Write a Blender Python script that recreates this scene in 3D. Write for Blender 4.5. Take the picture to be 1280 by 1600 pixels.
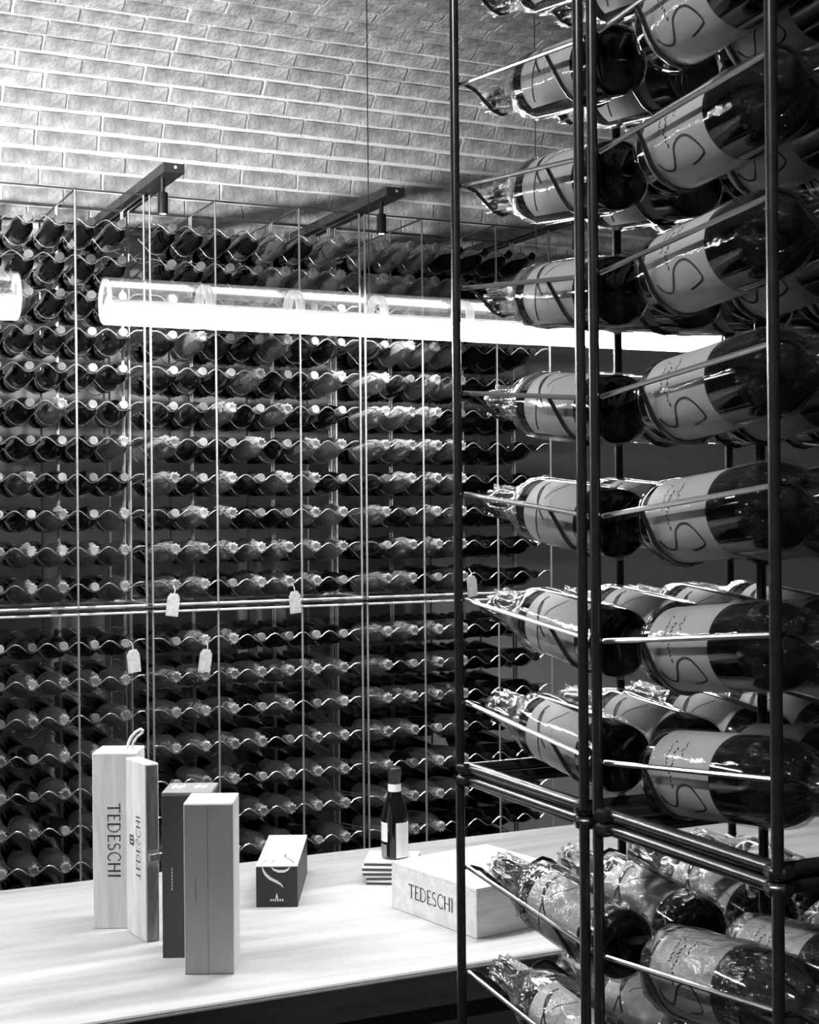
import bpy, math, random
from mathutils import Vector, Matrix
random.seed(7)
for o in list(bpy.data.objects):
    bpy.data.objects.remove(o)
SC = bpy.context.scene
COL = SC.collection

# ------------------------------------------------------------------ camera
EYE = 1.77                                   # eye height above the floor
YAW = math.radians(25.35)                    # camera looks right of the room's depth axis (+Y)
ROLL = 0.0085
FPX = 2300.0
FW = Vector((math.sin(YAW), math.cos(YAW), 0)); RT = Vector((math.cos(YAW), -math.sin(YAW), 0)); UP = Vector((0, 0, 1))
cam_d = bpy.data.cameras.new('camera'); cam = bpy.data.objects.new('camera', cam_d); COL.objects.link(cam)
cam_d.sensor_fit = 'HORIZONTAL'; cam_d.sensor_width = 36.0; cam_d.lens = 36.0 * FPX / 1280.0
cam_d.clip_start = 0.05; cam_d.clip_end = 60
r_ = RT * math.cos(ROLL) - UP * math.sin(ROLL); u_ = UP * math.cos(ROLL) + RT * math.sin(ROLL)
M = Matrix.Identity(4)
for i in range(3):
    M[i][0] = r_[i]; M[i][1] = u_[i]; M[i][2] = -FW[i]
M[2][3] = EYE
cam.matrix_world = M
SC.camera = cam

# ------------------------------------------------------------------ world, exposure, lamp strengths, added spots
SC.view_settings.view_transform = 'Standard'; SC.view_settings.look = 'None'
SC.view_settings.gamma = 1.0; SC.view_settings.use_curve_mapping = False
SC.view_settings.exposure = 0.35
w = bpy.data.worlds.new('world'); SC.world = w; w.use_nodes = True
w.node_tree.nodes['Background'].inputs[0].default_value = (0.5, 0.5, 0.5, 1)
w.node_tree.nodes['Background'].inputs[1].default_value = 0.03
LAMP_EMIT = 85.0
SPOT_W = 170.0

def spot(name, loc, target, watts, deg, radius=0.04, blend=0.6):
    l = bpy.data.lights.new(name, 'SPOT'); l.energy = watts; l.spot_size = math.radians(deg); l.spot_blend = blend
    l.shadow_soft_size = radius
    o = bpy.data.objects.new(name, l); COL.objects.link(o); o.location = loc
    d = Vector(target) - Vector(loc); o.rotation_euler = d.to_track_quat('-Z', 'Y').to_euler()
    return o
# unseen fill spots added to brighten the vault bricks and front-rack labels
spot('added_spot', (-0.8, 3.1, EYE + 0.65), (1.3, 5.85, EYE + 1.74), 900, 56, 0.05, 1.0)
spot('added_spot', (-0.7, 0.3, EYE + 1.5), (0.98, 1.25, EYE + 0.05), 110, 50, 0.05)

# ------------------------------------------------------------------ helpers
def ray(u, v=None):
    """room direction of a pixel column: unit depth"""
    t = (u - 640.0) / FPX
    return FW + RT * t
def x_at(u, Y):
    d = ray(u); return Y * d.x / d.y
def cam_pt(lat, dep, z=0.0):
    """point given sideways / forward of the viewer"""
    p = FW * dep + RT * lat; return Vector((p.x, p.y, z))
def project(p):
    q = Vector((p[0], p[1], p[2] - EYE)); d = q.dot(FW)
    if d < 0.05: return None
    return 640 + FPX * q.dot(r_) / d, 800 - FPX * q.dot(u_) / d, d

class MB:
    def __init__(s): s.v = []; s.f = []; s.sm = []; s.mi = []
    def add(s, vs, fs, smooth=False, mi=0):
        o = len(s.v); s.v += [tuple(p) for p in vs]
        for f in fs: s.f.append(tuple(i + o for i in f)); s.sm.append(smooth); s.mi.append(mi)
        return s
    def box(s, c, sz, rot=None, mi=0):
        hx, hy, hz = [a / 2 for a in sz]; c = Vector(c)
        vs = [Vector((x, y, z)) for x in (-hx, hx) for y in (-hy, hy) for z in (-hz, hz)]
        if rot: vs = [rot @ p for p in vs]
        return s.add([p + c for p in vs], [(0, 1, 3, 2), (4, 6, 7, 5), (0, 4, 5, 1), (2, 3, 7, 6), (0, 2, 6, 4), (1, 5, 7, 3)], False, mi)
    def bbox(s, c, sz, b=0.002, rot=None, mi=0):
        """box with chamfered edges"""
        h = [a / 2 for a in sz]; c = Vector(c); vs = []; idx = {}
        for sx in (-1, 1):
            for sy in (-1, 1):
                for sz_ in (-1, 1):
                    for ax in range(3):
                        p = [sx * h[0], sy * h[1], sz_ * h[2]]
                        for k in range(3):
                            if k != ax: p[k] -= (sx, sy, sz_)[k] * b
                        idx[(sx, sy, sz_, ax)] = len(vs); vs.append(Vector(p))
        fs = []
        for ax in range(3):
            o1, o2 = (ax + 1) % 3, (ax + 2) % 3
            for sg in (-1, 1):
                q = []
                for a, b_ in ((-1, -1), (1, -1), (1, 1), (-1, 1)):
                    k = [0, 0, 0]; k[ax] = sg; k[o1] = a; k[o2] = b_; q.append(idx[(k[0], k[1], k[2], ax)])
                fs.append(tuple(q if sg > 0 else q[::-1]))
        for ax in range(3):      # edges along ax
            o1, o2 = (ax + 1) % 3, (ax + 2) % 3
            for a in (-1, 1):
                for b_ in (-1, 1):
                    def kk(e, f):
                        k = [0, 0, 0]; k[ax] = e; k[o1] = a; k[o2] = b_; return idx[(k[0], k[1], k[2], f)]
                    q = [kk(-1, o1), kk(1, o1), kk(1, o2), kk(-1, o2)]
                    fs.append(tuple(q if a * b_ < 0 else q[::-1]))
        for sx in (-1, 1):
            for sy in (-1, 1):
                for sz_ in (-1, 1):
                    q = [idx[(sx, sy, sz_, 0)], idx[(sx, sy, sz_, 1)], idx[(sx, sy, sz_, 2)]]
                    fs.append(tuple(q if sx * sy * sz_ > 0 else q[::-1]))
        if rot: vs = [rot @ p for p in vs]
        return s.add([p + c for p in vs], fs, False, mi)
    def tube(s, pts, r, n=6, caps=True, closed=False, mi=0):
        pts = [Vector(p) for p in pts]; m = len(pts); vs = []; fs = []
        t0 = (pts[1] - pts[0]).normalized()
        a = Vector((0, 0, 1)) if abs(t0.z) < 0.9 else Vector((1, 0, 0))
        nrm = (a - t0 * a.dot(t0)).normalized()
        for i in range(m):
            if closed: t = (pts[(i + 1) % m] - pts[i - 1])
            else: t = pts[min(i + 1, m - 1)] - pts[max(i - 1, 0)]
            t.normalize()
            nrm = (nrm - t * nrm.dot(t)); nrm.normalize(); b = t.cross(nrm)
            # widen at bends
            for k in range(n):
                an = 2 * math.pi * k / n
                vs.append(pts[i] + (nrm * math.cos(an) + b * math.sin(an)) * r)
        rng = range(m if closed else m - 1)
        for i in rng:
            j = (i + 1) % m
            for k in range(n):
                k2 = (k + 1) % n
                fs.append((i * n + k, i * n + k2, j * n + k2, j * n + k))
        s.add(vs, fs, True, mi)
        if caps and not closed:
            o = len(s.v) - m * n
            s.f.append(tuple(range(o + n - 1, o - 1, -1))); s.sm.append(False); s.mi.append(mi)
            s.f.append(tuple(range(o + (m - 1) * n, o + m * n))); s.sm.append(False); s.mi.append(mi)
        return s
    def lathe(s, prof, n=16, a0=0.0, a1=2 * math.pi, mi=0, rot=None, off=(0, 0, 0), wob=None):
        """profile (r, z) turned about local z"""
        full = abs(a1 - a0 - 2 * math.pi) < 1e-6; m = n if full else n + 1
        vs = []; fs = []
        for r, z in prof:
            for k in range(m):
                an = a0 + (a1 - a0) * k / n
                rr = r + (wob(r, z, an) if wob else 0)
                vs.append(Vector((rr * math.cos(an), rr * math.sin(an), z)))
        for i in range(len(prof) - 1):
            for k in range(n):
                k2 = (k + 1) % m
                fs.append((i * m + k, i * m + k2, (i + 1) * m + k2, (i + 1) * m + k))
        if rot: vs = [rot @ p for p in vs]
        o = Vector(off); vs = [p + o for p in vs]
        return s.add(vs, fs, True, mi)
    def mesh(s, name, mats, sharp=35):
        me = bpy.data.meshes.new(name); me.from_pydata(s.v, [], s.f)
        me.polygons.foreach_set('use_smooth', s.sm)
        me.polygons.foreach_set('material_index', s.mi)
        for m in (mats if isinstance(mats, (list, tuple)) else [mats]): me.materials.append(m)
        me.update()
        try: me.set_sharp_from_angle(angle=math.radians(sharp))
        except Exception: pass
        return me
    def build(s, name, mats, parent=None, sharp=35):
        return link(name, s.mesh(name, mats, sharp), parent)

def link(name, me, parent=None, loc=None, mat=None):
    o = bpy.data.objects.new(name, me); COL.objects.link(o)
    if parent: o.parent = parent
    if loc is not None: o.location = loc
    if mat is not None: o.matrix_local = mat
    return o
def empty(name, loc=(0, 0, 0)):
    o = bpy.data.objects.new(name, None); COL.objects.link(o); o.location = loc; o.empty_display_size = 0.05
    return o
def tag(o, label=None, cat=None, group=None, kind=None):
    if label: o['label'] = label
    if cat: o['category'] = cat
    if group: o['group'] = group
    if kind: o['kind'] = kind
    return o
ORD = ['first', 'second', 'third', 'fourth', 'fifth', 'sixth', 'seventh', 'eighth', 'ninth', 'tenth', 'eleventh', 'twelfth']

# ------------------------------------------------------------------ materials
def mat(name, val, rough=0.5, metal=0.0, var=0.0, scale=8.0, bump=0.0, bscale=40.0, spec=0.5, coat=0.0, stretch=None, rnd=0.0, detail=4.0, coords='Object'):
    m = bpy.data.materials.new(name); m.use_nodes = True; nt = m.node_tree; N = nt.nodes; L = nt.links
    p = N['Principled BSDF']
    p.inputs['Base Color'].default_value = (val, val, val, 1); p.inputs['Roughness'].default_value = rough
    p.inputs['Metallic'].default_value = metal; p.inputs['Specular IOR Level'].default_value = spec
    p.inputs['Coat Weight'].default_value = coat; p.inputs['Coat Roughness'].default_value = 0.05
    tc = N.new('ShaderNodeTexCoord'); src = tc.outputs[coords]
    if stretch:
        mp = N.new('ShaderNodeMapping'); mp.inputs['Scale'].default_value = stretch; L.new(src, mp.inputs[0]); src = mp.outputs[0]
    if var or rnd:
        nz = N.new('ShaderNodeTexNoise'); nz.inputs['Scale'].default_value = scale; nz.inputs['Detail'].default_value = detail; L.new(src, nz.inputs['Vector'])
        fac = nz.outputs[0]
        mr = N.new('ShaderNodeMapRange'); mr.inputs['From Min'].default_value = 0.3; mr.inputs['From Max'].default_value = 0.7
        mr.inputs['To Min'].default_value = max(0, val - var); mr.inputs['To Max'].default_value = val + var; L.new(fac, mr.inputs['Value'])
        out = mr.outputs[0]
        if rnd:
            oi = N.new('ShaderNodeObjectInfo'); m2 = N.new('ShaderNodeMapRange'); m2.inputs['To Min'].default_value = 1 - rnd; m2.inputs['To Max'].default_value = 1 + rnd
            L.new(oi.outputs['Random'], m2.inputs['Value'])
            mu = N.new('ShaderNodeMath'); mu.operation = 'MULTIPLY'; L.new(out, mu.inputs[0]); L.new(m2.outputs[0], mu.inputs[1]); out = mu.outputs[0]
        cb = N.new('ShaderNodeCombineColor')
        for k in range(3): L.new(out, cb.inputs[k])
        L.new(cb.outputs[0], p.inputs['Base Color'])
    if bump:
        n2 = N.new('ShaderNodeTexNoise'); n2.inputs['Scale'].default_value = bscale; n2.inputs['Detail'].default_value = 5; L.new(src, n2.inputs['Vector'])
        b = N.new('ShaderNodeBump'); b.inputs['Strength'].default_value = bump; b.inputs['Distance'].default_value = 0.01
        L.new(n2.outputs[0], b.inputs['Height']); L.new(b.outputs[0], p.inputs['Normal'])
    return m
def emit(name, strength, val=1.0):
    m = bpy.data.materials.new(name); m.use_nodes = True; nt = m.node_tree; N = nt.nodes
    p = N['Principled BSDF']; p.inputs['Base Color'].default_value = (val, val, val, 1)
    p.inputs['Emission Color'].default_value = (1, 1, 1, 1); p.inputs['Emission Strength'].default_value = strength
    return m
def film(name, base=0.05, fres=0.5, rough=0.12, haze=0.0, scale=(30, 30, 6), bump=0.5, hazeval=0.8, coords='Object', edges=1.0):
    """clear film or thin glass: mostly transparent, glossy towards the rim, optionally a little milky"""
    m = bpy.data.materials.new(name); m.use_nodes = True; nt = m.node_tree; N = nt.nodes; L = nt.links
    N.remove(N['Principled BSDF']); out = N['Material Output']
    tr = N.new('ShaderNodeBsdfTransparent'); tr.inputs[0].default_value = (0.96, 0.96, 0.96, 1)
    gl = N.new('ShaderNodeBsdfGlossy'); gl.inputs['Roughness'].default_value = rough; gl.inputs[0].default_value = (1, 1, 1, 1)
    lw = N.new('ShaderNodeLayerWeight'); lw.inputs['Blend'].default_value = 0.35
    ma = N.new('ShaderNodeMath'); ma.operation = 'MULTIPLY_ADD'; ma.inputs[1].default_value = fres; ma.inputs[2].default_value = base; ma.use_clamp = True
    L.new(lw.outputs['Fresnel'], ma.inputs[0])
    if bump:
        tc = N.new('ShaderNodeTexCoord'); mp = N.new('ShaderNodeMapping'); mp.inputs['Scale'].default_value = scale
        L.new(tc.outputs[coords], mp.inputs[0])
        nz = N.new('ShaderNodeTexNoise'); nz.inputs['Scale'].default_value = 1.0; nz.inputs['Detail'].default_value = 4; nz.inputs['Distortion'].default_value = 0.6
        L.new(mp.outputs[0], nz.inputs['Vector'])
        b = N.new('ShaderNodeBump'); b.inputs['Strength'].default_value = bump; b.inputs['Distance'].default_value = 0.02
        L.new(nz.outputs[0], b.inputs['Height']); L.new(b.outputs[0], gl.inputs['Normal']); L.new(b.outputs[0], lw.inputs['Normal'])
    mx = N.new('ShaderNodeMixShader'); L.new(ma.outputs[0], mx.inputs[0]); L.new(tr.outputs[0], mx.inputs[1]); L.new(gl.outputs[0], mx.inputs[2])
    last = mx.outputs[0]
    if haze:
        df = N.new('ShaderNodeBsdfDiffuse'); df.inputs[0].default_value = (hazeval,) * 3 + (1,)
        tl = N.new('ShaderNodeBsdfTranslucent'); tl.inputs[0].default_value = (hazeval,) * 3 + (1,)
        m3 = N.new('ShaderNodeMixShader'); m3.inputs[0].default_value = 0.5; L.new(df.outputs[0], m3.inputs[1]); L.new(tl.outputs[0], m3.inputs[2])
        m2 = N.new('ShaderNodeMixShader'); m2.inputs[0].default_value = haze; L.new(last, m2.inputs[1]); L.new(m3.outputs[0], m2.inputs[2]); last = m2.outputs[0]
    L.new(last, out.inputs[0])
    return m

MT = {}
MT['brick'] = mat('brick', 0.38, 0.85, var=0.23, scale=11, bump=0.8, bscale=60, rnd=0.14, spec=0.2)
MT['mortar'] = mat('mortar', 0.74, 0.9, var=0.06, scale=20, bump=0.4, bscale=90, spec=0.2)
MT['plaster'] = mat('plaster', 0.40, 0.8, var=0.015, scale=3, spec=0.2)
MT['floor'] = mat('floor_stone', 0.06, 0.5, var=0.02, scale=5)
MT['wire_front'] = mat('wire_dark', 0.16, 0.25, metal=0.9)
MT['steel_shaded'] = mat('rack_steel_shaded', 0.12, 0.35, metal=0.6)  # darker copy of the rack steel: silhouette against bright bricks put into colour
MT['bar_far'] = mat('frame_steel', 0.62, 0.4, metal=0.3)
MT['steel'] = mat('rack_steel', 0.40, 0.36, metal=0.6, var=0.02, scale=60, spec=0.5)
MT['steel_front'] = mat('rack_steel_dark', 0.10, 0.27, metal=0.8, var=0.02, scale=60)
MT['wire'] = mat('wire_steel', 0.50, 0.26, metal=0.85)
MT['beam'] = mat('beam_steel', 0.05, 0.5, metal=0.3, var=0.01, scale=20)
MT['glass'] = mat('bottle_glass', 0.006, 0.07, spec=0.6, coat=0.3)
MT['glass_far'] = mat('bottle_glass_far', 0.008, 0.16, spec=0.55, var=0.004, scale=20, rnd=0.2)
MT['capsule'] = mat('capsule_foil', 0.16, 0.35, metal=0.3, var=0.05, scale=30, rnd=0.6)
MT['label'] = mat('label_paper', 0.55, 0.6, var=0.02, scale=40, spec=0.3)
MT['label_far'] = mat('label_far', 0.13, 0.6, var=0.05, scale=30, rnd=0.7)
MT['film_far'] = film('cellophane_far', 0.10, 0.9, 0.18, 0.20, (50, 50, 14), 0.9)
MT['ink'] = mat('label_ink', 0.03, 0.6)
MT['film'] = film('cellophane', 0.010, 0.22, 0.06, 0.0, (22, 22, 8), 0.16)
MT['film_neck'] = film('cellophane_gathered', 0.05, 0.6, 0.12, 0.04, (60, 60, 10), 0.8)
MT['film_neck_near'] = film('cellophane_gathered_dark', 0.02, 0.35, 0.12, 0.008, (60, 60, 10), 0.8)
MT['film_loose'] = film('cellophane_loose', 0.04, 0.6, 0.09, 0.015, (55, 55, 22), 0.8)
MT['glass_tube'] = film('lamp_glass', 0.02, 0.30, 0.08, 0.075, (3, 3, 3), 0.0)
MT['glass_ring'] = film('lamp_glass_ring', 0.06, 0.4, 0.08, 0.60, (3, 3, 3), 0.0, 0.9)
MT['led'] = emit('led_diffuser', LAMP_EMIT)
MT['led_soft'] = emit('lamp_bar_top', 3.5, 0.8)
MT['led_top'] = mat('lamp_channel', 0.55, 0.35, metal=0.4, var=0.15, scale=6, stretch=(1, 30, 30))
MT['black'] = mat('black_metal', 0.012, 0.4)
MT['added_uplight'] = emit('added_uplight', 9.0)
MT['spot_glow'] = emit('spot_lens', 12.0)
MT['carton_light'] = mat('grey_carton', 0.46, 0.55, var=0.012, scale=200)
MT['carton_lid'] = mat('grey_carton_top', 0.62, 0.55, var=0.012, scale=200)
MT['carton_dark'] = mat('charcoal_carton', 0.05, 0.5, var=0.006, scale=200)
MT['carton_black'] = mat('black_carton', 0.02, 0.45)
MT['white'] = mat('white_card', 0.8, 0.5)
MT['print_grey'] = mat('grey_print', 0.22, 0.5)
MT['print_dark'] = mat('brand_burn', 0.035, 0.7)
MT['print_light'] = mat('light_print', 0.62, 0.5)
MT['tagcard'] = mat('tag_card', 0.5, 0.6, var=0.12, scale=60)
MT['rope'] = mat('rope', 0.75, 0.8, bump=0.4, bscale=200)

def wood(name, val, var, grain=(1.2, 16, 16), scale=1.6, rough=0.5, fine=0.35):
    m = bpy.data.materials.new(name); m.use_nodes = True; nt = m.node_tree; N = nt.nodes; L = nt.links
    p = N['Principled BSDF']; p.inputs['Roughness'].default_value = rough; p.inputs['Specular IOR Level'].default_value = 0.35
    tc = N.new('ShaderNodeTexCoord'); mp = N.new('ShaderNodeMapping'); mp.inputs['Scale'].default_value = grain
    L.new(tc.outputs['Object'], mp.inputs[0])
    n1 = N.new('ShaderNodeTexNoise'); n1.inputs['Scale'].default_value = scale; n1.inputs['Detail'].default_value = 7; n1.inputs['Distortion'].default_value = 1.2
    L.new(mp.outputs[0], n1.inputs['Vector'])
    n2 = N.new('ShaderNodeTexNoise'); n2.inputs['Scale'].default_value = scale * 5; n2.inputs['Detail'].default_value = 6; L.new(mp.outputs[0], n2.inputs['Vector'])
    mx = N.new('ShaderNodeMath'); mx.operation = 'MULTIPLY_ADD'; mx.inputs[1].default_value = fine; L.new(n2.outputs[0], mx.inputs[0])
    m8 = N.new('ShaderNodeMath'); m8.operation = 'MULTIPLY'; m8.inputs[1].default_value = 1 - fine; L.new(n1.outputs[0], m8.inputs[0]); L.new(m8.outputs[0], mx.inputs[2])
    mr = N.new('ShaderNodeMapRange'); mr.inputs['From Min'].default_value = 0.33; mr.inputs['From Max'].default_value = 0.62
    mr.inputs['To Min'].default_value = val - var; mr.inputs['To Max'].default_value = val + var; L.new(mx.outputs[0], mr.inputs['Value'])
    cb = N.new('ShaderNodeCombineColor')
    for k in range(3): L.new(mr.outputs[0], cb.inputs[k])
    L.new(cb.outputs[0], p.inputs['Base Color'])
    b = N.new('ShaderNodeBump'); b.inputs['Strength'].default_value = 0.15; b.inputs['Distance'].default_value = 0.004
    L.new(mx.outputs[0], b.inputs['Height']); L.new(b.outputs[0], p.inputs['Normal'])
    return m
MT['table'] = wood('table_oak', 0.41, 0.13, (0.55, 5, 5), 1.2, fine=0.18)
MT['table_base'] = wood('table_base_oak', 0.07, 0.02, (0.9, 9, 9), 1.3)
MT['pine'] = wood('pine', 0.66, 0.12, (22, 22, 2.2), 1.3)
MT['pine_flat'] = wood('pine_flat', 0.66, 0.10, (2.2, 22, 22), 1.3)
MT['pine_end'] = wood('pine_edge_grain', 0.30, 0.14, (30, 30, 3), 1.6)

# ------------------------------------------------------------------ the setting
TOPZ = EYE - 0.85                            # table top height
def slab(name, c, sz, m):
    o = MB().box((0, 0, 0), sz).build(name, m); o.location = c; tag(o, kind='structure'); return o
slab('floor', (1.6, 2.2, -0.05), (9.2, 9.0, 0.1), MT['floor'])
WALL_Y = 6.235
slab('wall_back', (1.6, WALL_Y + 0.06, (EYE + 1.2) / 2), (9.2, 0.12, EYE + 1.2), MT['plaster'])
slab('wall_right', (6.16, 2.2, 1.9), (0.12, 8.2, 3.8), MT['plaster'])

# brick vault: profile (Y, Z above eye) along s, turning from upright to flat
def vault_profile():
    ds = 0.005; Y, Z, s = WALL_Y - 0.02, 1.20, 0.0; out = []
    while Y > -1.6:
        out.append((s, Y, Z))
        ph = max(0.0, min(86.0, (s - 0.125) * 77.0))
        a = math.radians(ph); Y -= math.sin(a) * ds; Z += math.cos(a) * ds; s += ds
        if s > 12: break
    return out
VP_ = vault_profile()
def vault(s):
    i = max(0, min(len(VP_) - 2, int(s / 0.005))); a = VP_[i]; b = VP_[i + 1]
    ty, tz = b[1] - a[1], b[2] - a[2]; l = math.hypot(ty, tz)
    return a[1], a[2] + EYE, ty / l, tz / l
mb = MB(); VX0, VX1 = -3.0, 6.1
ring = []
for i in range(0, len(VP_), 8):
    s, Y, Z = VP_[i]; _, _, ty, tz = vault(s)
    ny, nz = -tz, ty                          # into the room
    ring.append((Y - ny * 0.012, Z + EYE - nz * 0.012, Y - ny * 0.15, Z + EYE - nz * 0.15))
vs = []; fs = []
for (a, b, c, d) in ring: vs += [(VX0, a, b), (VX1, a, b), (VX0, c, d), (VX1, c, d)]
for i in range(len(ring) - 1):
    k = 4 * i
    fs += [(k, k + 4, k + 5, k + 1), (k + 2, k + 3, k + 7, k + 6), (k, k + 2, k + 6, k + 4), (k + 1, k + 5, k + 7, k + 3)]
fs += [(0, 1, 3, 2)]
mb.add(vs, fs, True)
ceiling = mb.build('ceiling', MT['mortar']); tag(ceiling, kind='structure')
BL, BH, BG, COURSE = 0.25, 0.065, 0.012, 0.0785
def brick_mesh(k):
    rr = random.Random(k); nx, nz = 5, 3; m = MB(); vs = []; fs = []
    hx, hz = BL / 2, BH / 2
    for j in range(nz + 1):
        for i in range(nx + 1):
            x = -hx + 2 * hx * i / nx; z = -hz + 2 * hz * j / nz
            edge = i in (0, nx) or j in (0, nz)
            vs.append((x * (1 - 0.012 * edge) + rr.uniform(-.0015, .0015), (-0.001 if edge else -0.0045 + rr.uniform(-.0022, .0022)), z * (1 - 0.05 * edge) + rr.uniform(-.0015, .0015)))
    for j in range(nz):
        for i in range(nx):
            a = j * (nx + 1) + i; fs.append((a, a + 1, a + nx + 2, a + nx + 1))
    m.add(vs, fs, True)
    loop = [i for i in range(nx + 1)] + [(j + 1) * (nx + 1) - 1 for j in range(1, nz + 1)] + [nz * (nx + 1) + i for i in range(nx - 1, -1, -1)] + [j * (nx + 1) for j in range(nz - 1, 0, -1)]
    o = len(m.v); q = [m.v[i] for i in loop]; m.v += [(p[0] * 1.01, 0.013, p[2] * 1.04) for p in q]
    n = len(loop)
    for i in range(n):
        m.f.append((loop[(i + 1) % n], loop[i], o + i, o + (i + 1) % n)); m.sm.append(False); m.mi.append(0)
    return m
BV = [brick_mesh(k) for k in range(6)]
BVM = [b.mesh('brick', MT['brick'], 50) for b in BV]
cand = []
ncourse = int(5.6 / COURSE)
for c in range(ncourse):
    s = 0.02 + COURSE * (c + 0.5)
    Y, Z, ty, tz = vault(s)
    off = (0.0, 0.52, 0.07, 0.55, 0.02)[c % 5] * (BL + BG) + ((c * 37) % 11 - 5) * 0.004
    for i in range(-14, 24):
        X = 0.30 + off + i * (BL + BG)
        if not (VX0 + 0.15 < X < VX1 - 0.15): continue
        pr = project((X, Y, Z)); vis = bool(pr and -70 < pr[0] < 1000 and -40 < pr[1] < 620)
        cand.append((0 if vis else 1, pr[2] if pr else 99, X, Y, Z, ty, tz))
cand.sort(key=lambda q: (q[0], q[2] > 3.6, q[1]))
rest = MB()
for n, (nv, d, X, Y, Z, ty, tz) in enumerate(cand):
    k = random.randrange(6)
    R = Matrix(((1, 0, 0), (0, tz, ty), (0, -ty, tz)))   # local z -> (ty,tz), local y -> outward
    R = Matrix(((1, 0, 0), (0, tz, ty), (0, -ty, tz)))
    jit = random.uniform(-0.0025, 0.0025)
    rz = Matrix.Rotation(random.uniform(-.012, .012), 3, 'Y') @ Matrix.Rotation(random.uniform(-.02, .02), 3, 'X')
    T = (R @ rz).to_4x4(); T.translation = Vector((X + random.uniform(-.004, .004), Y, Z)) + R @ Vector((0, jit, 0))
    if n < 300 and nv == 0:
        o = link('brick', BVM[k], ceiling); o.matrix_local = T
    elif d < 9:
        b = BV[k]; rest.add([T @ Vector(v) for v in b.v], b.f, True)
tag(rest.build('brickwork', MT['brick'], ceiling, 50), kind='stuff')

# ------------------------------------------------------------------ bottles: shapes
def prof_bottle(R, L, body, neck_r, neck_l, sh=0.055):
    p = [(0.0, 0.012), (R * 0.55, 0.008), (R * 0.80, 0.0015), (R * 0.90, 0.0), (R * 0.975, 0.003), (R, 0.010), (R, body)]
    for t in (0.2, 0.4, 0.6, 0.8, 1.0):
        a = t * math.pi / 2
        # rounded shoulder that runs into the neck
        r = neck_r + (R - neck_r) * math.cos(a) ** 0.9 * (1 - 0.12 * t) if t < 1 else neck_r; z = body + sh * t
        p.append((r, z))
    p += [(neck_r, L - 0.022), (neck_r + 0.0015, L - 0.020), (neck_r + 0.0015, L - 0.004), (neck_r - 0.001, L), (0, L)]
    return p
def orient(neck_dir, face_dir):
    z = Vector(neck_dir).normalized(); x = Vector(face_dir); x = (x - z * x.dot(z)).normalized(); y = z.cross(x)
    return Matrix(((x.x, y.x, z.x), (x.y, y.y, z.y), (x.z, y.z, z.z)))
TILT = 0.028 / 0.29

# ------------------------------------------------------------------ racks: shared shapes
PB = 0.107                                    # bottle pitch along a back shelf
def neck_wave(ncol, x_first, p, xe, y, dip, flat=0.0):
    pts = [(0, y, 0)]
    x_start = x_first - p / 2
    if x_start > 0.006: pts.append((x_start, y, 0))
    for c in range(ncol):
        for k in range(0 if c else 1, 9):
            f = k / 8; x = x_start + (c + f) * p
            if k == 0 and c: continue
            pts.append((x, y, -dip * math.sin(math.pi * f) ** 2))
    pts.append((xe, y, 0))
    return pts
def body_wave(ncol, x_first, p, xe, y, R, zc):
    pts = [(0, y, 0)]; x_start = x_first - p / 2
    for c in range(ncol):
        xc = x_first + c * p
        for k in range(-3, 4):
            a = math.radians(20 * k); pts.append((xc + R * math.sin(a), y, zc - R * math.cos(a)))
        if c < ncol - 1:
            zz = zc - R * 0.5 + 1.5 * (p / 2 - R * 0.866) * 0.8
            pts.append((xc + p / 2, y, zz))
    pts.append((xe, y, 0))
    return pts

# =================================================================== BACK RACK
YB = 5.05; MOD_W = 0.80; MOD_D = 0.29; PAIR = 0.0215
ZMID = EYE - 0.331
ROWS_UP = [EYE - 0.2557 + 0.1257 * i for i in range(11)]
ROWS_LO = [EYE - 0.455 - 0.1257 * i for i in range(9)]
TOPR = EYE + 1.118
PX = [0.0, 0.239, 0.560, MOD_W]              # posts along a module
XB = [0.5725, 1.394, 2.2155]                  # left edges of the three modules
X1B = (MOD_W - 6 * PB) / 2
FR = 0.0040
bay_names = ['left', 'middle', 'right']
def make_shelf_meshes(y0, y1, width, ncol, xf, p, body_r, wr, body_off, dip, zc, sides=6):
    """shelf in local space: outer end at y0 (z=+0.028), inner end at y1 (z=0)"""
    L = y1 - y0; rise = 0.028
    def zt(y): return rise * (1 - (y - y0) / L)
    rail = MB().tube([(0.010, y0, zt(y0)), (0.010, y1, 0)], wr * 1.1, sides)
    nw = MB(); nw.tube([(x if 0 < i < 1e9 else x, y, z + zt(y0)) for i, (x, y, z) in enumerate(neck_wave(ncol, xf, p, width - 0.010, y0, dip))], wr, sides)
    yb = y1 - body_off * (1 if L > 0 else -1)
    bw = MB(); bw.tube([(max(x, 0.010), y, z + zt(yb)) for x, y, z in body_wave(ncol, xf, p, width - 0.010, yb, body_r + wr, zc)], wr, sides)
    return rail, nw, bw
far_rail, far_neck, far_body = make_shelf_meshes(0, MOD_D, MOD_W, 7, X1B, PB, 0.039, 0.0024, 0.09, 0.030, -0.012, 5)
frm = (far_rail.mesh('rail', MT['wire']), far_neck.mesh('shelf_wire', MT['wire']), far_body.mesh('body_wire', MT['wire']))
brl, bnk, bbd = make_shelf_meshes(0, -MOD_D, MOD_W, 7, X1B, PB, 0.039, 0.0024, 0.09, 0.030, -0.012, 5)
brm = (brl.mesh('rail', MT['wire']), bnk.mesh('shelf_wire', MT['wire']), bbd.mesh('body_wire', MT['wire']))

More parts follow.
